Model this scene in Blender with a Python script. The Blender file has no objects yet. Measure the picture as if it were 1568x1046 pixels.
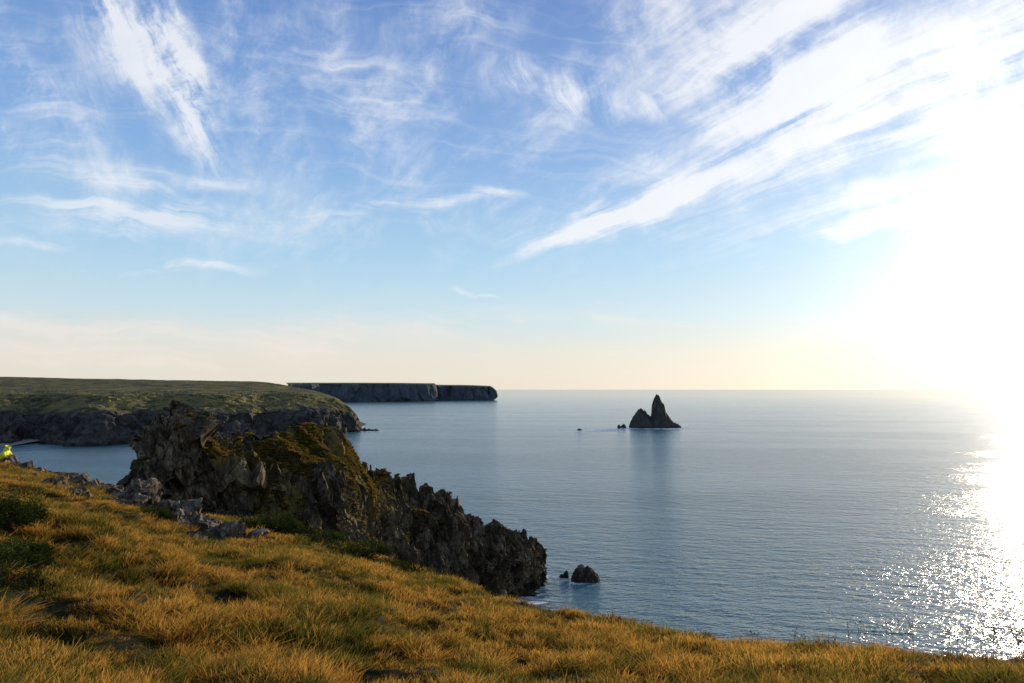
import bpy, math, random
import numpy as np
from mathutils import Vector, Matrix
random.seed(7); rng=np.random.default_rng(7)
scene=bpy.context.scene
EYE=50.0; F=1045.0; TH=math.radians(4.0)
SUN_AZ=math.radians(40); SUN_EL=math.radians(9)

def P(px,py,Y):
    a=(px-784)/F; b=(523-py)/F
    dy=math.cos(TH)-b*math.sin(TH); dz=math.sin(TH)+b*math.cos(TH)
    return (a/dy*Y, Y, EYE+dz/dy*Y)
def XY(px,Y,z):           # ground-plan position
    return ((px-784)/F*Y,Y,z)

# ------------------------------------------------------------ numpy noise
def _h(ix,iy,iz,s):
    n=(ix.astype(np.int64)*374761393+iy.astype(np.int64)*668265263+iz.astype(np.int64)*1274126177+s*974634777)&0xffffffff
    n=((n^(n>>13))*1274126177)&0xffffffff
    n=((n^(n>>16))*2246822519)&0xffffffff
    return ((n^(n>>15))&0xffffff)/float(0xffffff)
def vnoise(p,s=0):
    i=np.floor(p).astype(np.int64); f=p-i; f=f*f*f*(f*(f*6-15)+10)
    r=0
    for dx in (0,1):
        wx=f[:,0] if dx else 1-f[:,0]
        for dy in (0,1):
            wy=f[:,1] if dy else 1-f[:,1]
            for dz in (0,1):
                wz=f[:,2] if dz else 1-f[:,2]
                r=r+_h(i[:,0]+dx,i[:,1]+dy,i[:,2]+dz,s)*wx*wy*wz
    return r
def fbm(p,oct=4,s=0,gain=.5):
    r=0;a=1;t=0
    for o in range(oct):
        r=r+a*vnoise(p*2**o+17.3*o,s+o); t+=a; a*=gain
    return r/t
def facet(p,s=0,tilt=.9):
    i=np.floor(p).astype(np.int64)
    best=np.full(len(p),1e9); val=np.zeros(len(p))
    for dx in (-1,0,1):
        for dy in (-1,0,1):
            for dz in (-1,0,1):
                cx=i[:,0]+dx;cy=i[:,1]+dy;cz=i[:,2]+dz
                c=np.stack([cx+_h(cx,cy,cz,s),cy+_h(cx,cy,cz,s+1),cz+_h(cx,cy,cz,s+2)],1)
                d=p-c; dd=(d*d).sum(1)
                g=np.stack([_h(cx,cy,cz,s+3)-.5,_h(cx,cy,cz,s+4)-.5,_h(cx,cy,cz,s+5)-.5],1)
                v=_h(cx,cy,cz,s+6)-.5+tilt*2*(d*g).sum(1)
                m=dd<best; best[m]=dd[m]; val[m]=v[m]
    return val

# ------------------------------------------------------------ node helpers
def newmat(name):
    m=bpy.data.materials.new(name); m.use_nodes=True
    nt=m.node_tree; nt.nodes.clear()
    out=nt.nodes.new('ShaderNodeOutputMaterial')
    return m,nt,out
def N(nt,t,**k):
    n=nt.nodes.new(t)
    for a,b in k.items(): setattr(n,a,b)
    return n
def L(nt,a,b): nt.links.new(a,b)
def ramp(nt,fac,stops,interp='LINEAR'):
    r=N(nt,'ShaderNodeValToRGB'); r.color_ramp.interpolation=interp
    e=r.color_ramp.elements
    while len(e)<len(stops): e.new(.5)
    for i,(p,c) in enumerate(stops):
        e[i].position=p; e[i].color=(c[0],c[1],c[2],1)
    if fac is not None: L(nt,fac,r.inputs[0])
    return r.outputs[0]
def math_(nt,op,a,b=None,c=None,clamp=False):
    n=N(nt,'ShaderNodeMath',operation=op); n.use_clamp=clamp
    for i,v in enumerate((a,b,c)):
        if v is None: continue
        if hasattr(v,'default_value'): L(nt,v,n.inputs[i])
        else: n.inputs[i].default_value=v
    return n.outputs[0]
def noise(nt,vec,scale,detail=4,rough=.55,dist=0):
    n=N(nt,'ShaderNodeTexNoise'); n.inputs['Scale'].default_value=scale
    n.inputs['Detail'].default_value=detail; n.inputs['Roughness'].default_value=rough
    n.inputs['Distortion'].default_value=dist
    if vec is not None: L(nt,vec,n.inputs['Vector'])
    return n
def mapping(nt,vec,loc=(0,0,0),rot=(0,0,0),sc=(1,1,1),typ='POINT'):
    n=N(nt,'ShaderNodeMapping',vector_type=typ)
    n.inputs['Location'].default_value=loc; n.inputs['Rotation'].default_value=rot; n.inputs['Scale'].default_value=sc
    L(nt,vec,n.inputs['Vector']); return n.outputs[0]
def mixc(nt,f,a,b,bt='MIX'):
    n=N(nt,'ShaderNodeMix',data_type='RGBA',blend_type=bt)
    if hasattr(f,'default_value'): L(nt,f,n.inputs[0])
    else: n.inputs[0].default_value=f
    for i,v in ((6,a),(7,b)):
        if hasattr(v,'default_value'): L(nt,v,n.inputs[i])
        else: n.inputs[i].default_value=(v[0],v[1],v[2],1)
    return n.outputs[2]
def sstep(nt,v,a,b):
    n=N(nt,'ShaderNodeMapRange',interpolation_type='SMOOTHSTEP')
    L(nt,v,n.inputs[0]); n.inputs[1].default_value=a; n.inputs[2].default_value=b
    return n.outputs[0]

def mkobj(name,verts,faces,mat=None,smooth=True,parent=None,attrs=None):
    me=bpy.data.meshes.new(name)
    verts=np.asarray(verts,dtype=np.float32); faces=np.asarray(faces,dtype=np.int32)
    nf,k=faces.shape
    me.vertices.add(len(verts)); me.vertices.foreach_set('co',verts.ravel())
    me.loops.add(nf*k); me.loops.foreach_set('vertex_index',faces.ravel())
    me.polygons.add(nf); me.polygons.foreach_set('loop_start',np.arange(nf,dtype=np.int32)*k)
    me.polygons.foreach_set('use_smooth',np.full(nf,smooth))
    me.update(calc_edges=True)
    if attrs:
        for an,av in attrs.items():
            at=me.attributes.new(an,'FLOAT','POINT'); at.data.foreach_set('value',np.asarray(av,dtype=np.float32))
    ob=bpy.data.objects.new(name,me); scene.collection.objects.link(ob)
    if mat: me.materials.append(mat)
    if parent: ob.parent=parent
    return ob
def gridfaces(n,m,wrap=False):
    i=np.arange(n-1 if not wrap else n)[:,None]; j=np.arange(m-1)[None,:]
    a=i*m+j; b=((i+1)%n)*m+j
    return np.stack([a,b,b+1,a+1],-1).reshape(-1,4)
def gridnormals(V,n,m):
    G=V.reshape(n,m,3); du=np.gradient(G,axis=0); dv=np.gradient(G,axis=1)
    nn=np.cross(du,dv); nn/=np.linalg.norm(nn,axis=2,keepdims=True)+1e-9
    return nn.reshape(-1,3)
def catmull(pts,u):
    pts=np.asarray(pts,float); k=len(pts)
    u=np.clip(u,0,k-1-1e-6); i=np.floor(u).astype(int); t=(u-i)[:,None]
    g=lambda j: pts[np.clip(j,0,k-1)]
    p0,p1,p2,p3=g(i-1),g(i),g(i+1),g(i+2)
    return .5*((2*p1)+(-p0+p2)*t+(2*p0-5*p1+4*p2-p3)*t*t+(-p0+3*p1-3*p2+p3)*t**3)
def loft(rails,ns,nts):
    k=len(rails[0]); u=np.linspace(0,k-1,ns)
    R=[catmull(r,u) for r in rails]
    cols=[];tc=[]
    for a in range(len(rails)-1):
        for q in range(nts[a]):
            t=q/nts[a]; cols.append(R[a]*(1-t)+R[a+1]*t); tc.append(a+t)
    cols.append(R[-1]); tc.append(len(rails)-1)
    V=np.stack(cols,1); m=V.shape[1]
    return V.reshape(-1,3),m,np.tile(tc,ns),np.repeat(u,m)

# ------------------------------------------------------------ camera / sun
cam=bpy.data.cameras.new('camera'); co=bpy.data.objects.new('camera',cam); scene.collection.objects.link(co)
cam.lens=24; cam.sensor_width=36; cam.clip_start=.1; cam.clip_end=200000
co.location=(0,0,EYE); co.rotation_euler=(math.radians(94),0,0); scene.camera=co
sd=Vector((math.sin(SUN_AZ)*math.cos(SUN_EL),math.cos(SUN_AZ)*math.cos(SUN_EL),math.sin(SUN_EL)))
sl=bpy.data.lights.new('sun','SUN'); sl.energy=5.0; sl.angle=math.radians(.5); sl.color=(1,.83,.60)
so=bpy.data.objects.new('sun',sl); scene.collection.objects.link(so); so.rotation_euler=sd.to_track_quat('Z','Y').to_euler()
scene.view_settings.view_transform='Standard'; scene.view_settings.look='None'; scene.view_settings.exposure=0

# ------------------------------------------------------------ world sky
w=bpy.data.worlds.new('World'); scene.world=w; w.use_nodes=True; nt=w.node_tree; nt.nodes.clear()
wo=N(nt,'ShaderNodeOutputWorld'); bg=N(nt,'ShaderNodeBackground'); L(nt,bg.outputs[0],wo.inputs[0])
STR=.12; bg.inputs[1].default_value=STR
sky=N(nt,'ShaderNodeTexSky',sky_type='NISHITA'); sky.sun_disc=False; sky.sun_elevation=SUN_EL; sky.sun_rotation=SUN_AZ
sky.altitude=50; sky.air_density=1.0; sky.dust_density=.6; sky.ozone_density=2
tc=N(nt,'ShaderNodeTexCoord'); D=tc.outputs['Generated']
sep=N(nt,'ShaderNodeSeparateXYZ'); L(nt,D,sep.inputs[0]); X,Yd,Z=sep.outputs
zc=math_(nt,'MAXIMUM',Z,0)
grad=ramp(nt,zc,[(0,(.84,.77,.67)),(.05,(.81,.78,.71)),(.11,(.60,.77,.86)),(.19,(.42,.66,.88)),(.32,(.25,.45,.79)),(.5,(.14,.28,.63)),(1,(.08,.17,.46))])
gs=N(nt,'ShaderNodeVectorMath',operation='SCALE'); L(nt,grad,gs.inputs[0]); gs.inputs[3].default_value=1/STR
base=mixc(nt,.10,gs.outputs[0],sky.outputs[0])
yc=math_(nt,'MAXIMUM',Yd,.06); gu=math_(nt,'DIVIDE',X,yc); gv=math_(nt,'DIVIDE',Z,yc)
cmb=N(nt,'ShaderNodeCombineXYZ'); L(nt,gu,cmb.inputs[0]); L(nt,gv,cmb.inputs[1]); G0=cmb.outputs[0]
def warp(vec,scale,amp,detail=3):
    n=noise(nt,vec,scale,detail,.55)
    s=N(nt,'ShaderNodeVectorMath',operation='SUBTRACT'); L(nt,n.outputs['Color'],s.inputs[0]); s.inputs[1].default_value=(.5,.5,.5)
    k=N(nt,'ShaderNodeVectorMath',operation='MULTIPLY_ADD'); L(nt,s.outputs[0],k.inputs[0]); k.inputs[1].default_value=(amp,amp,0); L(nt,vec,k.inputs[2]); return k.outputs[0]
G=warp(G0,4,.12,4); GM=warp(G0,9,.07,3)
zp=math_(nt,'ADD',zc,.04); pu=math_(nt,'DIVIDE',X,zp); pv=math_(nt,'DIVIDE',Yd,zp)
cm2=N(nt,'ShaderNodeCombineXYZ'); L(nt,pu,cm2.inputs[0]); L(nt,pv,cm2.inputs[1])
PL=warp(cm2.outputs[0],1.2,.30,3)
def uv(px,py):
    x,y,z=P(px,py,1.0); return x,z-EYE
def streaks(lst):
    acc=None
    for (x0,y0,x1,y1,wd,wt) in lst:
        a=uv(x0,y0); b=uv(x1,y1); c=((a[0]+b[0])/2,(a[1]+b[1])/2)
        ln=math.hypot(b[0]-a[0],b[1]-a[1])/2*1.25; ang=math.atan2(b[1]-a[1],b[0]-a[0])
        mp=mapping(nt,GM,(c[0],c[1],0),(0,0,ang),(ln,wd*2.0/F,1),'TEXTURE')
        g=N(nt,'ShaderNodeTexGradient',gradient_type='SPHERICAL'); L(nt,mp,g.inputs[0])
        acc=math_(nt,'MULTIPLY',g.outputs['Fac'],wt) if acc is None else math_(nt,'MULTIPLY_ADD',g.outputs['Fac'],wt,acc)
    return acc
right=streaks([(755,392,1060,285,18,1.3),(850,372,1150,240,22,1.0),(1000,300,1400,-40,90,.95),(1060,210,1260,-60,100,.9),
 (1080,290,1620,60,55,1.1),(1140,362,1600,250,20,1.4),(1280,340,1620,268,16,1.2),(1300,210,1750,-20,100,1.05),(850,-20,1400,30,120,.5),
 (1450,200,1900,40,130,.95)])
leftv=streaks([(165,-60,285,190,46,.95),(225,-60,335,262,28,1.4),(262,20,345,275,16,1.0),(120,-60,240,150,40,.6),(40,-30,220,150,60,.35),
 (760,80,810,160,30,.6),(850,110,900,185,28,.7),(935,130,960,185,18,.6),(980,150,1030,165,24,.9),(700,120,1030,170,45,.55),(525,300,550,375,22,.7),(655,300,668,365,14,.8)])
horz=streaks([(-30,255,470,292,15,.9),(-30,300,380,335,16,.8),(-30,210,260,250,18,.5),(400,330,600,315,13,1.1),(580,312,810,295,11,1.5),(-60,345,430,350,22,.8),(100,318,420,322,12,.6),
 (190,412,445,405,7,1.0),(-40,375,120,385,7,.8),(400,70,700,160,32,.75),(0,110,160,190,50,.45),(440,150,700,250,40,.4),(-60,490,90,490,9,.7),(684,444,775,466,4,1.2),(600,20,850,60,50,.45)])
low=streaks([(-300,535,750,515,36,1.0),(400,500,1300,490,22,.6),(-100,505,300,500,14,.5)])
R_=math.radians
fr=noise(nt,mapping(nt,PL,(0,0,0),(0,0,R_(115)),(1.5,.22,1),'TEXTURE'),1.0,5,.6,.2).outputs['Fac']
fl=noise(nt,mapping(nt,G,(3,0,0),(0,0,R_(-63)),(.30,.040,1),'TEXTURE'),1.0,5,.64,.2).outputs['Fac']
fh=noise(nt,mapping(nt,G,(9,0,0),(0,0,R_(-7)),(.45,.030,1),'TEXTURE'),1.0,5,.6,.2).outputs['Fac']
fw=noise(nt,G,7,6,.70,.1).outputs['Fac']
def dens(mask,fib,k,lo,hi,kw=1.4):
    f=math_(nt,'MULTIPLY_ADD',fib,k,.60-.5*k); f=math_(nt,'MULTIPLY_ADD',fw,kw,math_(nt,'ADD',f,-.5*kw))
    v=math_(nt,'MULTIPLY',mask,math_(nt,'MAXIMUM',f,.05))
    return sstep(nt,v,lo,hi)
dr=dens(right,fr,2.6,.0,.92); dl=dens(leftv,fl,2.8,.02,.95,2.0); dh=dens(horz,fh,3.0,.03,.9)
veil=math_(nt,'MULTIPLY',sstep(nt,fw,.38,.70),sstep(nt,fr,.36,.66)); veil=math_(nt,'MULTIPLY_ADD',sstep(nt,fh,.48,.8),.35,veil); veil=math_(nt,'MULTIPLY',veil,sstep(nt,Z,.10,.3)); veil=math_(nt,'MULTIPLY',veil,.6)
dlo=dens(low,fh,2.6,.05,.9)
tot=math_(nt,'MAXIMUM',math_(nt,'MULTIPLY',dr,.88),math_(nt,'MULTIPLY',dl,.82)); tot=math_(nt,'MAXIMUM',tot,math_(nt,'MULTIPLY',dh,.66))
inv=math_(nt,'SUBTRACT',1,math_(nt,'MULTIPLY',math_(nt,'SUBTRACT',1,tot),math_(nt,'SUBTRACT',1,veil)))
col=mixc(nt,inv,base,(.88/STR,.90/STR,.94/STR))
col=mixc(nt,math_(nt,'MULTIPLY',dlo,.5),col,(.92/STR,.82/STR,.74/STR))
dt=N(nt,'ShaderNodeVectorMath',operation='DOT_PRODUCT'); nrm=N(nt,'ShaderNodeVectorMath',operation='NORMALIZE'); L(nt,D,nrm.inputs[0]); L(nt,nrm.outputs[0],dt.inputs[0]); dt.inputs[1].default_value=sd
ang=math_(nt,'ARCCOSINE',math_(nt,'MINIMUM',dt.outputs['Value'],.99999))
def glow(A,deg):
    return math_(nt,'MULTIPLY',math_(nt,'EXPONENT',math_(nt,'MULTIPLY',ang,-1/math.radians(deg))),A)
g1=glow(6.0/STR,2.1); g2=glow(.85/STR,7.0); g3=glow(.24/STR,19.0)
def addglow(c,g,tint):
    s=N(nt,'ShaderNodeVectorMath',operation='SCALE'); s.inputs[0].default_value=tint; L(nt,g,s.inputs[3])
    a=N(nt,'ShaderNodeVectorMath',operation='ADD'); L(nt,c,a.inputs[0]); L(nt,s.outputs[0],a.inputs[1]); return a.outputs[0]
col=addglow(col,g1,(1,.97,.9)); col=addglow(col,g2,(1,.98,.92)); col=addglow(col,g3,(1,.93,.78))
L(nt,col,bg.inputs[0])

# ------------------------------------------------------------ sea
m,nt,out=newmat('sea_water')
geo=N(nt,'ShaderNodeNewGeometry'); pos=geo.outputs['Position']
pb=N(nt,'ShaderNodeBsdfPrincipled'); L(nt,pb.outputs[0],out.inputs[0])
ln=N(nt,'ShaderNodeVectorMath',operation='LENGTH'); L(nt,pos,ln.inputs[0])
n1=noise(nt,mapping(nt,pos,(0,0,0),(0,0,R_(-12)),(19,6.0,1),'TEXTURE'),1,4,.65,.3).outputs['Fac']
n2=noise(nt,mapping(nt,pos,(0,0,0),(0,0,R_(14)),(4.6,1.8,1),'TEXTURE'),1,3,.65,.2).outputs['Fac']
n3=noise(nt,mapping(nt,pos,(0,0,0),(0,0,R_(-5)),(.9,.45,1),'TEXTURE'),1,2,.6).outputs['Fac']
patch=noise(nt,mapping(nt,pos,(0,0,0),(0,0,R_(-6)),(420,70,1),'TEXTURE'),1,5,.65,.8).outputs['Fac']
hgt=math_(nt,'MULTIPLY_ADD',n1,3.4,math_(nt,'MULTIPLY_ADD',n2,1.9,math_(nt,'MULTIPLY',n3,.26)))
bm=N(nt,'ShaderNodeBump'); L(nt,hgt,bm.inputs['Height']); bm.inputs['Distance'].default_value=1.0
lg=math_(nt,'LOGARITHM',ln.outputs['Value'],10.0)
rr=N(nt,'ShaderNodeMapRange'); L(nt,lg,rr.inputs[0]); rr.inputs[1].default_value=2.3; rr.inputs[2].default_value=3.75; rr.inputs[3].default_value=1; rr.inputs[4].default_value=.16
L(nt,math_(nt,'MULTIPLY',rr.outputs[0],math_(nt,'MULTIPLY_ADD',sstep(nt,patch,.40,.62),.30,.36)),bm.inputs['Strength']); L(nt,bm.outputs[0],pb.inputs['Normal'])
bc=mixc(nt,patch,(.075,.165,.18),(.11,.215,.225))
foam=None
for (px,Y,rx,ry) in ((1003,880,62,34),(905,842,60,45),(893,180,5,3),(862,184,2.6,2),(803,168,10,8),(826,184,8,7),(568,822,20,12)):
    g=N(nt,'ShaderNodeTexGradient',gradient_type='SPHERICAL'); L(nt,mapping(nt,pos,((px-784)/F*Y,Y,0),(0,0,R_(-4)),(rx,ry,5),'TEXTURE'),g.inputs[0])
    foam=g.outputs['Fac'] if foam is None else math_(nt,'MAXIMUM',foam,g.outputs['Fac'])
fn=noise(nt,mapping(nt,pos,(0,0,0),(0,0,0),(8,5,1),'TEXTURE'),1,5,.72,.6).outputs['Fac']
fm=sstep(nt,math_(nt,'MULTIPLY',math_(nt,'MINIMUM',math_(nt,'MULTIPLY',foam,3.2),1),fn),.43,.58)
bc=mixc(nt,math_(nt,'MULTIPLY',fm,.85),bc,(.8,.82,.82))
L(nt,bc,pb.inputs['Base Color']); pb.inputs['IOR'].default_value=1.34
L(nt,math_(nt,'MULTIPLY_ADD',fm,.5,math_(nt,'MULTIPLY_ADD',rr.outputs[0],.09,.11)),pb.inputs['Roughness'])
S=90000
mkobj('sea',[(-S,-S,0),(S,-S,0),(S,S,0),(-S,S,0)],[(0,1,2,3)],m,False)

# ------------------------------------------------------------ rock material
def rockmat(name,c0,c1,c2,g0,g1,haze=0,hz=(.45,.5,.55),sc=1.0,wet=3.0,bump=.5,gamp=1.0):
    m,nt,out=newmat(name); geo=N(nt,'ShaderNodeNewGeometry'); pos=geo.outputs['Position']
    pb=N(nt,'ShaderNodeBsdfPrincipled'); L(nt,pb.outputs[0],out.inputs[0]); pb.inputs['Roughness'].default_value=.9
    pb.inputs['Specular IOR Level'].default_value=.12
    a=noise(nt,mapping(nt,pos,rot=(.5,.3,.2),sc=(sc,sc,sc*.45)),.35,7,.65,.5).outputs['Fac']
    b=noise(nt,mapping(nt,pos,rot=(0,.9,.4),sc=(sc*3,sc*3,sc*.6)),.6,5,.7,.3).outputs['Fac']
    v=N(nt,'ShaderNodeTexVoronoi',feature='DISTANCE_TO_EDGE'); L(nt,mapping(nt,pos,rot=(.3,.8,0),sc=(sc*1.2,sc*1.2,sc*.5)),v.inputs['Vector']); v.inputs['Scale'].default_value=.7
    rc=ramp(nt,math_(nt,'MULTIPLY_ADD',a,.6,math_(nt,'MULTIPLY',b,.4)),[(.38,c0),(.5,c1),(.62,c2)])
    crack=sstep(nt,v.outputs[0],0,.07); rc=mixc(nt,math_(nt,'MULTIPLY_ADD',crack,.35,.65),(c0[0]*.4,c0[1]*.4,c0[2]*.4),rc)
    at=N(nt,'ShaderNodeAttribute',attribute_name='grassy'); 
    g=math_(nt,'ADD',at.outputs['Fac'],math_(nt,'MULTIPLY_ADD',a,1.2*gamp,-.6*gamp)); g=math_(nt,'ADD',g,math_(nt,'MULTIPLY_ADD',b,.8*gamp,-.4*gamp))
    gm=sstep(nt,g,.38,.60)
    gc=ramp(nt,noise(nt,pos,.25*sc,6,.7).outputs['Fac'],[(.38,g0),(.60,g1)])
    c=mixc(nt,gm,rc,gc)
    sp=N(nt,'ShaderNodeSeparateXYZ'); L(nt,pos,sp.inputs[0])
    wetm=sstep(nt,math_(nt,'MULTIPLY_ADD',a,3,sp.outputs[2]),wet,wet+3)
    c=mixc(nt,math_(nt,'MULTIPLY_ADD',wetm,.65,.35),(.010,.010,.009),c)
    if haze: c=mixc(nt,haze,c,hz)  # aerial haze of distance mixed into the rock's base colour
    L(nt,c,pb.inputs['Base Color'])
    bm=N(nt,'ShaderNodeBump'); bm.inputs['Strength'].default_value=bump; bm.inputs['Distance'].default_value=.6/sc
    L(nt,math_(nt,'ADD',b,math_(nt,'MULTIPLY',crack,.3)),bm.inputs['Height']); L(nt,bm.outputs[0],pb.inputs['Normal'])
    return m
M_cliff=rockmat('cliff_rock',(.022,.015,.009),(.085,.060,.034),(.26,.19,.115),(.038,.036,.009),(.23,.155,.035),gamp=1.3)
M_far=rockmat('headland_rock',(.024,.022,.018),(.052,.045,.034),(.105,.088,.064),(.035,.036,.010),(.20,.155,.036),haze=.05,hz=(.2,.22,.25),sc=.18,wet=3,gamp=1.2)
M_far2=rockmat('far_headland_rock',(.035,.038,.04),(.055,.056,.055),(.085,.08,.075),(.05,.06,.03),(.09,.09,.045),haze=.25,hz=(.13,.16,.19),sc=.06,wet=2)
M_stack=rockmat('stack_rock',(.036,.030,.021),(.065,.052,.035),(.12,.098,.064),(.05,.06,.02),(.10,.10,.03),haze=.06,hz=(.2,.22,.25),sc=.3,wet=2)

# ------------------------------------------------------------ rocky promontory
ridge=[(120,800,92),(185,728,98),(212,668,101),(241,628,104),(271,610,106),(318,650,110),(400,660,116),(480,652,124),(530,675,133),(562,715,140),(620,742,147),(672,746,152),(730,793,160),(790,812,168),(825,832,176),(836,850,182),(824,888,185)]
shoul=[(150,830,88),(200,760,94),(235,705,96),(262,668,99),(298,668,101),(350,722,102),(430,755,106),(515,745,114),(550,745,125),(585,772,132),(630,790,140),(685,800,146),(735,832,155),(790,850,163),(822,856,173),(832,866,181),(822,892,184)]
basef=[(200,80),(260,86),(300,88),(330,90),(360,92),(410,95),(500,98),(570,106),(610,116),(640,124),(670,133),(710,141),(735,150),(762,158),(792,166),(814,176),(826,186)]
r_r=[P(*q) for q in ridge]; r_s=[P(*q) for q in shoul]; r_b=[XY(px,Y,-3) for px,Y in basef]
r_r[-1]=(r_r[-1][0],r_r[-1][1],-1.0); r_s[-1]=(r_s[-1][0],r_s[-1][1],-1.5)
nb=(-.77,.64)
r_m=[(x+nb[0]*5,y+nb[1]*5,z*.75-1) for x,y,z in r_r]; r_k=[(x+nb[0]*13,y+nb[1]*13,-3) for x,y,z in r_r]
V,mm,T,U=loft([r_k,r_m,r_r,r_s,r_b],900,[25,30,90,240])
nn=gridnormals(V,900,mm)
if nn[:,2].mean()<0: nn=-nn
q=np.stack([V[:,0]*.95+V[:,2]*.45, V[:,1]*.95-V[:,2]*.25, V[:,2]*.42],1)
grass=np.clip(1.2-np.abs(T-2.45)/.85,0,1)*np.clip((U-4.1)/.6,0,1)*np.clip((10.8-U)/2.5,0,1)
gpatch=np.clip((fbm(V/6,4,65)-.38)*7,0,1)        # turf only holds in patches
rock=1-.68*np.clip(grass*1.6,0,1)*gpatch
tipf=np.clip((16-U)/1.0,.35,1)
right_j=np.clip((U-7.5)/2,0,1)
calm=1-.35*np.exp(-((T-2)/.5)**2)*np.clip((6-U)/1.5,0,1)     # keep the main crag's crest massive
d=(fbm(q/8,3,1)-.5)*4.2*rock + facet(q/3.6,5,1.2)*2.1*rock*calm + facet(q/1.5,21,1.2)*1.0*rock*calm + facet(q/.65,31,1.1)*.45*rock + (fbm(V/.8,3,9)-.5)*.5+(fbm(V/4,3,19)-.5)*2.6*(1-rock)
rd=1-np.abs(2*fbm(np.stack([q[:,0]/3,q[:,1]/3,q[:,2]/7],1),3,44)-1)
d+= (rd-.75)*2.6*rock*(.4+.6*right_j)*calm
d-= .35*rock
V2=V+nn*(d*tipf)[:,None]
jag=(facet(np.stack([U*3.3,U*0,U*0],1),77,.9)*1.9+facet(np.stack([U*8,U*0,U*0],1),79,.9)*1.1+facet(np.stack([U*20,U*0,U*0],1),80,.9)*.6)*np.exp(-((T-2)/.45)**2)*(right_j*.9+.07)
V2[:,2]+=jag*tipf
gn=gridnormals(V2,900,mm)
if gn[:,2].mean()<0: gn=-gn
ga=grass*(.35+.6*gpatch)+np.clip(gn[:,2]-.45,0,1)*.8*np.clip((12-U)/3,0,1)*np.clip((U-3.5)/1.5,.3,1)
prom=mkobj('rocky_promontory',V2,gridfaces(900,mm),M_cliff,False,attrs={'grassy':ga})
promV,promG=V2,grass*gpatch

# ------------------------------------------------------------ headland across the bay
base_=[XY(-900,560,-3),XY(-500,600,-3),XY(-200,640,-3),XY(0,615,-3),XY(60,640,-3),XY(140,600,-3),XY(240,650,-3),XY(330,640,-3),XY(420,700,-3),XY(490,740,-3),XY(535,790,-3),XY(552,815,-3),XY(556,840,-3)]
ctop=[P(-900,640,590),P(-500,640,625),P(-200,636,665),P(0,630,650),P(60,634,678),P(140,632,636),P(240,630,688),P(330,632,678),P(420,628,735),P(490,626,768),P(530,630,808),P(546,638,824),P(550,644,838)]
mid=[P(-900,604,690),P(-500,604,720),P(-200,603,750),P(0,604,740),P(60,602,760),P(140,606,720),P(240,602,770),P(330,605,765),P(400,603,825),P(450,602,845),P(500,610,850),P(535,622,842),P(546,640,842)]
back=[P(-900,576,1100),P(-500,576,1100),P(-200,575,1100),P(0,577,1100),P(60,578.5,1100),P(140,580,1100),P(240,581.5,1090),P(330,583,1080),P(400,585,1060),P(440,590,1000),P(480,598,930),P(520,612,880),P(542,636,850)]
bk2=[(x,y+60,z-25) for x,y,z in back]; bk3=[(x,y+160,-3) for x,y,z in back]
V,mm,T,U=loft([base_,ctop,mid,back,bk2,bk3],1000,[70,70,60,8,8])
nn=gridnormals(V,1000,mm)
if nn[:,2].mean()<0: nn=-nn
rk=np.exp(-((T-.45)/.55)**4); sl_=np.exp(-((T-1.5)/.6)**4)
q=V*np.array([1,1,.6])
d=((fbm(q/45,4,3)-.5)*34+facet(q/16,8)*9+facet(q/6,12,1.1)*4)*rk+((fbm(V/28,4,6)-.5)*12+facet(q/9,14)*3)*sl_*(1-rk)+((fbm(V/50,4,7)-.5)*10+(fbm(V/14,3,17)-.5)*3)*np.clip(T-1.8,0,1)*np.clip(3.3-T,0,1)
d*=np.clip((12.2-U)/1.5,.15,1)
V2=V+nn*np.stack([d*1,d*1,d*.6],1)
g=np.clip((T-.8)/.5,0,1)*.9+np.clip((T-1.6)/.4,0,1)*.5
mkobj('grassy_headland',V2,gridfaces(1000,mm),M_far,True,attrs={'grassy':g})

m,nt,out=newmat('sand'); pb=N(nt,'ShaderNodeBsdfPrincipled'); L(nt,pb.outputs[0],out.inputs[0])
geo=N(nt,'ShaderNodeNewGeometry'); L(nt,ramp(nt,noise(nt,geo.outputs['Position'],.2,5).outputs['Fac'],[(.3,(.20,.15,.10)),(.7,(.30,.24,.16))]),pb.inputs['Base Color']); pb.inputs['Roughness'].default_value=.9
bs=[];n=60
for i in range(n):
    t=i/(n-1); x=-520+t*80
    y0=600+10*math.sin(t*3)-8*t
    bs+= [(x,y0,-.3),(x,y0+22,1.0),(x,y0+60,3)]
mkobj('sandy_beach',bs,gridfaces(n,3),m)

# ------------------------------------------------------------ far headland
bp=[(440,2500),(500,2650),(560,2720),(610,2780),(655,2850),(667,2900),(672,3050),(715,3080),(745,3100),(753,3130),(755,3300)]
tp=[586,586,586,586.3,586.8,587,589,589.5,590.5,591,593]
base_=[XY(px,Y,-3) for px,Y in bp]
ct=[P(px-.5,t+1.6,Y+22) for (px,Y),t in zip(bp,tp)]
bk=[P(px-2,t,Y+260) for (px,Y),t in zip(bp,tp)]
b2=[(x,y+300,-3) for x,y,z in bk]
V,mm,T,U=loft([base_,ct,bk,b2],700,[50,20,6])
nn=gridnormals(V,700,mm)
if nn[:,2].mean()<0: nn=-nn
rk=np.exp(-((T-.5)/.5)**4)
d=((fbm(V/90,4,3)-.5)*60+facet(V*np.array([1,1,.3])/35,8)*24)*rk*np.clip((10.2-U)/1.2,.12,1)
V2=V+nn*np.stack([d,d,d*.2],1)
mkobj('distant_cliff_headland',V2,gridfaces(700,mm),M_far2,True,attrs={'grassy':np.clip((T-.85)/.15,0,1)*1.3})

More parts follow.
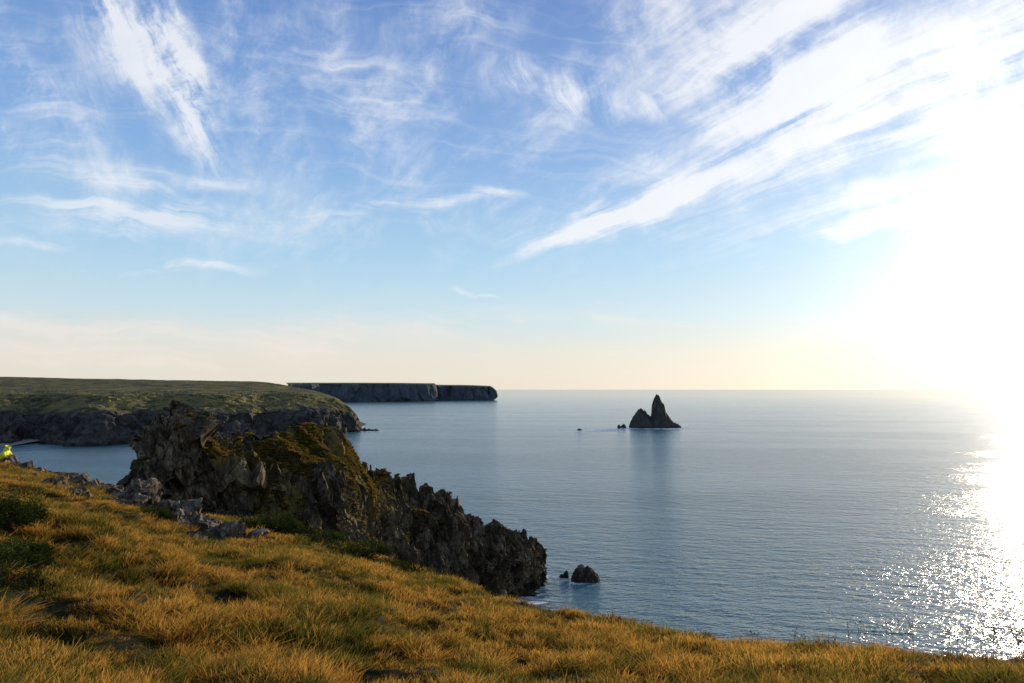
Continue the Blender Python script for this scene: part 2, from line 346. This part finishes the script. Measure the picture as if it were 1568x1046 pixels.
# ------------------------------------------------------------ sea rocks
def searock(name,px0,sil,Y,depth,scale,seed,mat,res=.5,ampk=1,warpk=1):
    xs=np.array([a for a,b in sil])*scale; hs=np.array([b for a,b in sil])*scale
    x=np.arange(xs[0]-2*res,xs[-1]+2*res,res); y=np.arange(-depth*1.2,depth*1.2,res)
    XX,YY=np.meshgrid(x,y,indexing='ij'); 
    pp=np.stack([XX.ravel(),YY.ravel(),XX.ravel()*0],1)
    wx=(fbm(pp/(4*scale*3),3,seed)-.5)*3*scale*ampk*warpk; wy=(fbm(pp/(4*scale*3),3,seed+5)-.5)*6*scale*ampk
    h=np.interp(pp[:,0]+wx,xs,hs,left=0,right=0); yy=(pp[:,1]+wy)/(depth*(.45+.55*h.clip(0)/(hs.max()*.5)).clip(0,1))
    prof=np.clip(1-np.abs(yy)**2.2,-.3,1)
    z=h*prof; z+=np.where(z>0.2,facet(pp/(scale*5),seed)*2.4*scale*ampk+facet(pp/(scale*2),seed+3)*1.0*scale*ampk,0)
    z=np.where((h<=0.01)|(prof<=0),-1.5*scale-.5,z)
    cx=(px0-784)/F*Y
    V=np.stack([pp[:,0]+cx,pp[:,1]+Y,z],1)
    return mkobj(name,V,gridfaces(len(x),len(y)),mat,True,attrs={'grassy':np.full(len(z),-.5)})
sk=[(-40,0),(-38,7),(-34,15),(-29,23),(-23,28),(-18,25),(-13,20),(-8,16),(-6,20),(-5,34),(-1,45),(2,50),(6,48),(8,42),(13,34),(15,24),(20,15),(25,9),(31,5),(36,2),(38,0)]
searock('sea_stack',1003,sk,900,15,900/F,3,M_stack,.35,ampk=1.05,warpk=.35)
searock('sea_rock',951,[(-7,0),(-5,2),(-1,3.5),(3,4),(6,1),(7,0)],895,4,895/F,8,M_stack,.3)
searock('sea_rock',886,[(-4,0),(-2,1),(2,1.3),(4,0)],838,2.2,.7,9,M_stack,.25)
searock('sea_rock',568,[(-14,0),(-8,2.5),(0,2),(8,1.5),(14,0)],830,5,830/F,10,M_stack,.4)
k=187/F
searock('sea_rock',893,[(-20,0),(-17,6),(-14,15),(-9,20),(-4,22),(1,19),(6,18),(10,16),(14,12),(17,9),(20,5),(22,0)],183,2.6,k,13,M_cliff,.12,ampk=1.2)
searock('sea_rock',862,[(-7,0),(-5,3),(-2,6),(1,4),(3,8),(6,7),(8,0)],186,1.0,k,14,M_cliff,.1,ampk=1)

# ------------------------------------------------------------ foreground hillside
edge=[(-400,705,44),(-150,706,42),(0,712,40),(70,722,40),(150,743,40),(230,770,39),(300,795,38),(360,806,36),(430,806,34),(500,826,31),(560,848,28.5),(620,868,25.5),(680,888,22.5),(740,912,20),(800,934,17.5),(870,951,15.5),(1000,971,13),(1100,983,12),(1200,995,11),(1300,1003,10.2),(1400,1015,9.6),(1500,1024,9.1),(1568,1030,8.8),(1750,1043,8.2)]
E=[P(*q) for q in edge]
eaz=np.array([math.degrees(math.atan2(x,y)) for x,y,z in E]); eR=np.array([math.hypot(x,y) for x,y,z in E]); eD=np.array([EYE-z for x,y,z in E])
eaz=np.concatenate([[-180,-120,-80],eaz,[75,110,180]]); eR=np.concatenate([[180,120,75],eR,[9,14,180]]); eD=np.concatenate([[4,4,4],eD,[3.6,4,4]])
def ground(x,y):
    x=np.asarray(x,float);y=np.asarray(y,float)
    r=np.hypot(x,y); az=np.degrees(np.arctan2(x,y))
    R=sum(np.interp(az+o,eaz,eR) for o in (-2.4,-1.2,0,1.2,2.4))/5; Dp=sum(np.interp(az+o,eaz,eD) for o in (-2.4,-1.2,0,1.2,2.4))/5
    rr=np.minimum(r/R,1.0); drop=1.8+(Dp-1.8)*rr
    p=np.stack([x,y,x*0],-1).reshape(-1,3)
    nearf=np.clip((r-2)/6,0,1)
    und=((fbm(p/2.2,4,50)-.5)*.70+(fbm(p/7,3,51)-.5)*1.2*np.clip(r/20,0,1))*nearf*np.clip(1.3-rr*.9,0,1)
    hm=fbm(p/.8,2,57); und+=(np.abs(hm-.5)*-1.2+.15)*.6*nearf*np.clip(1.4-rr*.7,0,1)
    over=np.maximum(r-R,0); ex=1.15*over*np.clip(over/3,0.15,1)
    big=(fbm(p/9,4,52)-.5)*np.clip(over/6,0,1)*6
    z=EYE-drop+und-ex+big
    return np.maximum(z,-6),R
na=1300; rad=np.concatenate([np.geomspace(.6,14,150),np.linspace(14.15,60,230),np.geomspace(60.8,260,50)]); nr=len(rad)
az=np.linspace(-math.pi,math.pi,na,endpoint=False)
A,Rr=np.meshgrid(az,rad,indexing='ij'); gx=(Rr*np.sin(A)).ravel(); gy=(Rr*np.cos(A)).ravel()
gz,_=ground(gx,gy)
m,nt,out=newmat('hillside_turf'); geo=N(nt,'ShaderNodeNewGeometry'); pos=geo.outputs['Position']
pb=N(nt,'ShaderNodeBsdfPrincipled'); L(nt,pb.outputs[0],out.inputs[0]); pb.inputs['Roughness'].default_value=1; pb.inputs['Specular IOR Level'].default_value=.1
f=math_(nt,'MULTIPLY_ADD',noise(nt,pos,.5,5,.6).outputs['Fac'],.6,math_(nt,'MULTIPLY',noise(nt,pos,9,4,.7).outputs['Fac'],.4))
L(nt,ramp(nt,f,[(.35,(.014,.016,.005)),(.5,(.035,.030,.008)),(.65,(.09,.058,.016))]),pb.inputs['Base Color'])
bm=N(nt,'ShaderNodeBump'); bm.inputs['Distance'].default_value=.08; L(nt,noise(nt,pos,12,5,.7).outputs['Fac'],bm.inputs['Height']); L(nt,bm.outputs[0],pb.inputs['Normal'])
hill=mkobj('grassy_hillside',np.stack([gx,gy,gz],1),gridfaces(na,nr,True),m)

def rp(px,Y): return ((px-784)/F*Y,Y)
EX=[]
# ------------------------------------------------------------ rock outcrops
import bmesh
M_out=rockmat('outcrop_rock',(.028,.021,.014),(.105,.080,.052),(.28,.22,.15),(.03,.03,.01),(.14,.10,.03),sc=4.0,wet=-100,bump=.5)
def boulders(name,cx,cy,items,seed):
    Vs=[];Fs=[];o=0;r=np.random.default_rng(seed)
    for (dx,dy,sx,sy,sz) in items:
        bm=bmesh.new(); bmesh.ops.create_icosphere(bm,subdivisions=5,radius=1)
        v=np.array([q.co[:] for q in bm.verts]); f=np.array([[q.index for q in fc.verts] for fc in bm.faces]); bm.free()
        off=r.uniform(0,50,3); nrm=v.copy()
        pp=v*np.array([sx,sy,sz]); dd=facet(pp*1.6+off,seed,1.1)*.42+facet(pp*4+off,seed+4,1)*.16+(fbm(pp*9+off,3,seed)-.5)*.08
        v=(v/np.abs(v).max(1,keepdims=True)*.35+v*.65)*np.array([sx,sy,sz])+nrm*(dd*min(sx,sz*1.5))[:,None]
        a=r.uniform(-.4,.4); c,s=math.cos(a),math.sin(a); tl=r.uniform(-.25,.25)
        v=np.stack([v[:,0]*c-v[:,1]*s,v[:,0]*s+v[:,1]*c,v[:,2]+v[:,0]*tl],1)
        z,_=ground([cx+dx],[cy+dy])
        v+=np.array([cx+dx,cy+dy,z[0]+sz*.12]); Vs.append(v);Fs.append(f+o);o+=len(v)
        EX.append((cx+dx,cy+dy-.15,sx*.8))
    Vs=np.concatenate(Vs);Fs=np.concatenate(Fs)
    return mkobj(name,Vs,Fs,M_out,False,attrs={'grassy':np.full(len(Vs),-.3)})
def cluster(px,Y,n,spread,smin,smax,seed,flat=.7):
    r=np.random.default_rng(seed); it=[]
    for i in range(n):
        s=r.uniform(smin,smax); it.append((r.uniform(-1,1)*spread,r.uniform(-.5,.5)*spread,s*r.uniform(.8,1.5),s,s*flat*r.uniform(.6,1.2)))
    return boulders('rock_outcrop',*rp(px,Y),it,seed)
cluster(85,38,6,1.6,.22,.45,11); cluster(150,36.5,9,1.9,.3,.6,12); cluster(215,34,8,1.7,.3,.7,13,.9)
cluster(250,28,9,1.3,.3,.7,14,1.0); cluster(105,27,5,.9,.2,.38,15,.9); cluster(320,31,6,1.1,.25,.5,16); cluster(355,26.5,9,1.2,.28,.55,17,.9); cluster(35,31,3,.7,.18,.3,18); cluster(300,24,3,.6,.15,.3,19)

# ------------------------------------------------------------ shrubs
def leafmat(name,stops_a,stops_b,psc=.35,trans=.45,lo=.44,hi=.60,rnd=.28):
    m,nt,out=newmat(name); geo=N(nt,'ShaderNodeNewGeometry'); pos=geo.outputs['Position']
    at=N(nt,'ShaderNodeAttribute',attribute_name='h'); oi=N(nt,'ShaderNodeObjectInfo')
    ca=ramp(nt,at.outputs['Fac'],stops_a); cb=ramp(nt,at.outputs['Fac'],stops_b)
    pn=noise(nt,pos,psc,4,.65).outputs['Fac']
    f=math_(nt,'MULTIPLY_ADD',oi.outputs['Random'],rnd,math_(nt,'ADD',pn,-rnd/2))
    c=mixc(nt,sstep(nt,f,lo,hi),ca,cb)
    df=N(nt,'ShaderNodeBsdfDiffuse'); tr=N(nt,'ShaderNodeBsdfTranslucent'); mx=N(nt,'ShaderNodeMixShader'); mx.inputs[0].default_value=trans
    L(nt,c,df.inputs[0]); L(nt,c,tr.inputs[0]); L(nt,df.outputs[0],mx.inputs[1]); L(nt,tr.outputs[0],mx.inputs[2]); L(nt,mx.outputs[0],out.inputs[0])
    return m
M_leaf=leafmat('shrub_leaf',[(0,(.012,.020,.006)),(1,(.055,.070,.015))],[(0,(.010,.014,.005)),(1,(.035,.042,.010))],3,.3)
M_twig,ntt,oo=newmat('shrub_twig'); pb=N(ntt,'ShaderNodeBsdfPrincipled'); pb.inputs['Base Color'].default_value=(.06,.045,.03,1); L(ntt,pb.outputs[0],oo.inputs[0])
def shrub(px,Y,rx,rz,nleaf,ls,seed,name='gorse_shrub'):
    r=np.random.default_rng(seed); cx,cy=rp(px,Y); z0=ground([cx],[cy])[0][0]; EX.append((cx,cy-.1,rx*.7))
    par=bpy.data.objects.new(name,None); scene.collection.objects.link(par); par.location=(cx,cy,z0)
    V=[];Fc=[]; tips=[]
    for b in range(60):
        a=r.uniform(0,6.283); rr=rx*math.sqrt(r.uniform())*r.uniform(.8,1.25); tx,ty=rr*math.cos(a),rr*math.sin(a); tz=rz*max(.12,(1-(rr/rx)**2*.75))*r.uniform(.5,1.15)
        tips.append((tx,ty,tz)); o=len(V); wv=.012
        for t in (0,.5,1):
            x,y,z=tx*(.3+.7*t),ty*(.3+.7*t),tz*t; q=wv*(1-.7*t)
            V+=[(x-q,y,z),(x+q*.5,y+q,z),(x+q*.5,y-q,z)]
        for kx in (0,3):
            for j in range(3): Fc.append((o+kx+j,o+kx+(j+1)%3,o+kx+3+(j+1)%3,o+kx+3+j))
    mkobj('twigs',V,Fc,M_twig,True,par)
    V=[];Fc=[];H=[]
    tips=np.array(tips)
    for i in range(nleaf):
        c=tips[r.integers(len(tips))]*np.array([1,1,r.uniform(.45,1)])+r.normal(0,1,3)*np.array([.09,.09,.08])*rx
        if c[2]<0: c[2]=abs(c[2])
        u=r.normal(0,1,3);u/=np.linalg.norm(u); v=np.cross(u,r.normal(0,1,3)); v/=np.linalg.norm(v)
        l=ls*r.uniform(.6,1.4); o=len(V)
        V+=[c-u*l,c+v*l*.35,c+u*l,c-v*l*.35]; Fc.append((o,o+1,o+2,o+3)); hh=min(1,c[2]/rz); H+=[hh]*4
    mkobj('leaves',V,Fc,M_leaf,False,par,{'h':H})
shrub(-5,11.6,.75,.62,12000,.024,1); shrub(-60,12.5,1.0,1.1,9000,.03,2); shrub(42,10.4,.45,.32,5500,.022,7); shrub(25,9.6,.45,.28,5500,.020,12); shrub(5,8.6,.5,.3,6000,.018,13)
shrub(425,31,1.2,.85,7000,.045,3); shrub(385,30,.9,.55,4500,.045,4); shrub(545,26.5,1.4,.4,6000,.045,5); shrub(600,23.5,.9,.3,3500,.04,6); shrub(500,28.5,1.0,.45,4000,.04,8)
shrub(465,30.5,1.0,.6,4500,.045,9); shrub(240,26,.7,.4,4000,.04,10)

# ------------------------------------------------------------ grass (instanced tufts)
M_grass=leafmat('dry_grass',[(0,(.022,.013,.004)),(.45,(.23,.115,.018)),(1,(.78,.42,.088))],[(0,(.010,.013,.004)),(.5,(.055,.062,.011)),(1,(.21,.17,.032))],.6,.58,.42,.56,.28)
def tuft(name,nb,h0,h1,rad,wid,lean,mat,seed,coll):
    r=np.random.default_rng(seed); V=[];Fc=[];H=[]
    for b in range(nb):
        a=r.uniform(0,6.283); rr=rad*math.sqrt(r.uniform()); x=rr*math.cos(a); y=rr*math.sin(a)
        h=r.uniform(h0,h1)*(1-.35*rr/rad); ld=r.uniform(0,6.283); l=r.uniform(.15,1)*lean*h
        dx=math.cos(a)*.5*l+math.cos(ld)*l*.8; dy=math.sin(a)*.5*l+math.sin(ld)*l*.8
        fa=r.uniform(0,3.14); wx=math.cos(fa)*wid; wy=math.sin(fa)*wid; b0=len(V)
        for kx,(t,ww) in enumerate(((0,1),(.45,.9),(1,.12))):
            cx=x+dx*t*t; cy=y+dy*t*t; cz=h*t*(1-.18*t*lean)-.03
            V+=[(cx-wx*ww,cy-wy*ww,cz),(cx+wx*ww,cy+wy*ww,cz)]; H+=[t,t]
            if kx: Fc.append((b0+kx*2-2,b0+kx*2-1,b0+kx*2+1,b0+kx*2))
    ob=mkobj(name,V,Fc,mat,True,attrs={'h':H}); scene.collection.objects.unlink(ob); coll.objects.link(ob); return ob
def instancer(name,pts,scales,coll,seed=0):
    me=bpy.data.meshes.new(name); me.vertices.add(len(pts)); me.vertices.foreach_set('co',np.asarray(pts,dtype=np.float32).ravel())
    at=me.attributes.new('sc','FLOAT','POINT'); at.data.foreach_set('value',np.asarray(scales,dtype=np.float32))
    ob=bpy.data.objects.new(name,me); scene.collection.objects.link(ob)
    ng=bpy.data.node_groups.new(name+'_gn','GeometryNodeTree'); ng.interface.new_socket('Geometry',in_out='INPUT',socket_type='NodeSocketGeometry'); ng.interface.new_socket('Geometry',in_out='OUTPUT',socket_type='NodeSocketGeometry')
    gi=ng.nodes.new('NodeGroupInput'); go=ng.nodes.new('NodeGroupOutput')
    ip=ng.nodes.new('GeometryNodeInstanceOnPoints'); ci=ng.nodes.new('GeometryNodeCollectionInfo'); ci.inputs['Collection'].default_value=coll; ci.inputs['Separate Children'].default_value=True; ci.inputs['Reset Children'].default_value=True
    rv=ng.nodes.new('FunctionNodeRandomValue'); rv.data_type='FLOAT_VECTOR'; rv.inputs[0].default_value=(-.15,-.15,0); rv.inputs[1].default_value=(.15,.15,6.283); rv.inputs['Seed'].default_value=seed
    na_=ng.nodes.new('GeometryNodeInputNamedAttribute'); na_.data_type='FLOAT'; na_.inputs['Name'].default_value='sc'
    ng.links.new(gi.outputs[0],ip.inputs['Points']); ng.links.new(ci.outputs[0],ip.inputs['Instance']); ip.inputs['Pick Instance'].default_value=True
    ng.links.new(rv.outputs[0],ip.inputs['Rotation']); ng.links.new(na_.outputs[0],ip.inputs['Scale']); ng.links.new(ip.outputs[0],go.inputs[0])
    md=ob.modifiers.new('scatter','NODES'); md.node_group=ng; return ob
def clear_of(x,y):
    k=np.ones(len(x),bool)
    for ex,ey,er in EX: k&=((x-ex)**2+(y-ey)**2)>er*er
    return k
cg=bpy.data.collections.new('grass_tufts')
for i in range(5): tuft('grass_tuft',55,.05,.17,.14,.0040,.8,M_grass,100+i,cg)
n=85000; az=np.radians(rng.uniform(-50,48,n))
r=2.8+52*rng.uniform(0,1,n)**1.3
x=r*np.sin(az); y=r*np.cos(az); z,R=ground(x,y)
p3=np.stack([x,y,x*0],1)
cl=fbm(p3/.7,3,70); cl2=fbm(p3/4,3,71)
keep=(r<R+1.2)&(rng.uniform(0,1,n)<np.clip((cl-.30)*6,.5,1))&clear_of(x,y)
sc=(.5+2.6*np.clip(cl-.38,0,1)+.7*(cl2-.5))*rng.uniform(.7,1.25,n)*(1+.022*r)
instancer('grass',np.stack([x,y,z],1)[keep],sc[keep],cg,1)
n=8500; az=np.radians(rng.uniform(-50,48,n)); r=5+50*rng.uniform(0,1,n)**1.2; x=r*np.sin(az); y=r*np.cos(az); z,R=ground(x,y)
cl=fbm(np.stack([x,y,x*0],1)/1.4,3,88); keep=(r<R-.4)&(cl>.53)&clear_of(x,y)
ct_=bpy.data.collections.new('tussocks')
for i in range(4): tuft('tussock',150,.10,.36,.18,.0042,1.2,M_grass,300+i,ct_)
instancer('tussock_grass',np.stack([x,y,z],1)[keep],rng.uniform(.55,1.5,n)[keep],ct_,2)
M_pgr=leafmat('cliff_grass',[(0,(.03,.022,.006)),(.6,(.18,.115,.026)),(1,(.42,.27,.07))],[(0,(.018,.019,.005)),(.6,(.06,.058,.013)),(1,(.17,.14,.035))],.25,.45)
cp=bpy.data.collections.new('cliff_grass_tufts')
for i in range(3): tuft('cliff_grass_tuft',60,.15,.4,.3,.02,.9,M_pgr,500+i,cp)
pr=promG*1.1+(fbm(promV/3,3,90)-.5)*2.2
idx=np.where((pr>.55)&(gn[:,2]>.3))[0]; idx=rng.choice(idx,min(12000,len(idx)),replace=False)
instancer('cliff_grass',promV[idx],rng.uniform(.35,1.4,len(idx)),cp,3)

# ------------------------------------------------------------ dried seed-head stalks
M_stalk,ntt,oo=newmat('dry_stalk'); pb=N(ntt,'ShaderNodeBsdfPrincipled'); pb.inputs['Roughness'].default_value=.9
oi=N(ntt,'ShaderNodeNewGeometry'); L(ntt,ramp(ntt,noise(ntt,oi.outputs['Position'],3,2).outputs['Fac'],[(.4,(.07,.045,.02)),(.6,(.2,.13,.06))]),pb.inputs['Base Color']); L(ntt,pb.outputs[0],oo.inputs[0])
V=[];Fc=[]
def tube(p0,p1,r0,r1):
    o=len(V)
    for p,rr in ((p0,r0),(p1,r1)):
        for j in range(4): V.append((p[0]+rr*math.cos(j*1.571),p[1]+rr*math.sin(j*1.571),p[2]))
    for j in range(4): Fc.append((o+j,o+(j+1)%4,o+4+(j+1)%4,o+4+j))
rs=random.Random(5)
spots=[(1291,10.3,.36),(1340,10,.26),(1377,9.8,.36),(1385,9.7,.3),(1425,9.6,.26),(1455,9.5,.3),(1492,9.3,.48),(1500,9.2,.35),(1512,9.2,.42),(1525,9.1,.5),(1538,9.1,.4),(1545,9.0,.46),(1556,9.0,.52),(1562,8.9,.36),(1320,10.1,.3),(1150,11.6,.2),(1215,11,.26),(1260,10.6,.24),(1500,8.9,.36),(1550,8.6,.45),(1580,8.8,.45),(1600,8.7,.4),(950,14,.2),(740,20,.3)]
for px,Y,h in spots:
    x,y=rp(px,Y); z=ground([x],[y])[0][0]
    for s in range(2):
        lx,ly=rs.uniform(-.25,.1)*h,rs.uniform(-.1,.1)*h; hh=(h+.12)*rs.uniform(.75,1.05); x0=x+rs.uniform(-.12,.12)
        pts=[(x0+lx*t*t,y+ly*t*t,z+hh*t) for t in (0,.35,.7,1)]
        for a,b in zip(pts,pts[1:]): tube(a,b,.0032,.0028)
        for t in range(rs.randint(4,8)):
            u=rs.uniform(.55,1); bx,by,bz=x0+lx*u*u,y+ly*u*u,z+hh*u; e=(bx+rs.uniform(-.05,.05),by+rs.uniform(-.05,.05),bz+rs.uniform(.02,.06))
            tube((bx,by,bz),e,.002,.002); tube(e,(e[0],e[1],e[2]+.014),.009,.004)
mkobj('dried_wildflowers',V,Fc,M_stalk,False)

# ------------------------------------------------------------ hiker in yellow jacket, sitting on the grass
def pmat(name,c,r=.7):
    m,nt,out=newmat(name); pb=N(nt,'ShaderNodeBsdfPrincipled'); geo=N(nt,'ShaderNodeTexCoord')
    L(nt,mixc(nt,noise(nt,geo.outputs['Object'],9,4).outputs['Fac'],(c[0]*.7,c[1]*.7,c[2]*.7),c),pb.inputs['Base Color']); pb.inputs['Roughness'].default_value=r; L(nt,pb.outputs[0],out.inputs[0]); return m
hx,hy=rp(12,37.5); hz=ground([hx],[hy])[0][0]
hk=bpy.data.objects.new('hiker',None); scene.collection.objects.link(hk); hk.location=(hx,hy,hz+.08); hk.scale=(1.1,)*3
def skin(name,verts,edges,rads,mat,root=0):
    me=bpy.data.meshes.new(name); me.from_pydata(verts,edges,[]); ob=bpy.data.objects.new(name,me); scene.collection.objects.link(ob); ob.parent=hk
    ob.modifiers.new('skin','SKIN'); 
    for i,rr in enumerate(rads):
        s=me.skin_vertices[0].data[i]; s.radius=(rr,rr); s.use_root=(i==root)
    sb=ob.modifiers.new('sub','SUBSURF'); sb.levels=2; sb.render_levels=2; me.materials.append(mat); return ob
jk=[(0,0,.14),(.04,0,.34),(.14,0,.55),(.20,0,.62),(.15,.19,.55),(.26,.24,.36),(.45,.17,.36),(.15,-.19,.55),(.26,-.24,.36),(.45,-.17,.36)]
skin('jacket',jk,[(0,1),(1,2),(2,3),(2,4),(4,5),(5,6),(2,7),(7,8),(8,9)],[.17,.18,.17,.08,.085,.065,.05,.085,.065,.05],pmat('yellow_jacket',(.80,.85,.03)),0)
tr=[(0,0,.13),(.05,.11,.14),(.38,.17,.42),(.62,.14,.07),(.05,-.11,.14),(.38,-.17,.42),(.62,-.14,.07)]
skin('trousers',tr,[(0,1),(1,2),(2,3),(0,4),(4,5),(5,6)],[.14,.10,.075,.055,.10,.075,.055],pmat('brown_trousers',(.22,.09,.04)),0)
for s in (1,-1): skin('boot',[(.60,s*.14,.05),(.68,s*.15,.04),(.78,s*.16,.03)],[(0,1),(1,2)],[.055,.05,.04],pmat('boot_leather',(.04,.03,.02)),0)
skin('head',[(.20,0,.64),(.235,0,.74),(.25,0,.80),(.30,0,.76)],[(0,1),(1,2),(1,3)],[.055,.095,.085,.055],pmat('skin',(.5,.32,.24)),1)
skin('hood',[(.16,0,.66),(.19,0,.76),(.22,0,.82)],[(0,1),(1,2)],[.08,.11,.095],pmat('yellow_hood',(.80,.85,.03)),1)
for s in (1,-1):
    hv=[(.45,s*.17,.36),(.51,s*.155,.37)]; he=[(0,1)]; hr=[.035,.03]
    for fi in range(5):
        o=len(hv); yy=s*(.155+(fi-2)*.018); ln_=(.03,.045,.05,.045,.035)[fi]
        hv+=[(.53+ln_,yy,.375),(.53+ln_*1.8,yy,.35)]; he+=[(1,o),(o,o+1)]; hr+=[.009,.008]
    skin('hand',hv,he,hr,pmat('hand_skin',(.5,.32,.24)),0)
skin('rucksack',[(-.22,0,.12),(-.20,0,.30),(-.14,0,.48)],[(0,1),(1,2)],[.12,.14,.11],pmat('rucksack_fabric',(.28,.07,.03)),0)
print('done', len(promV))
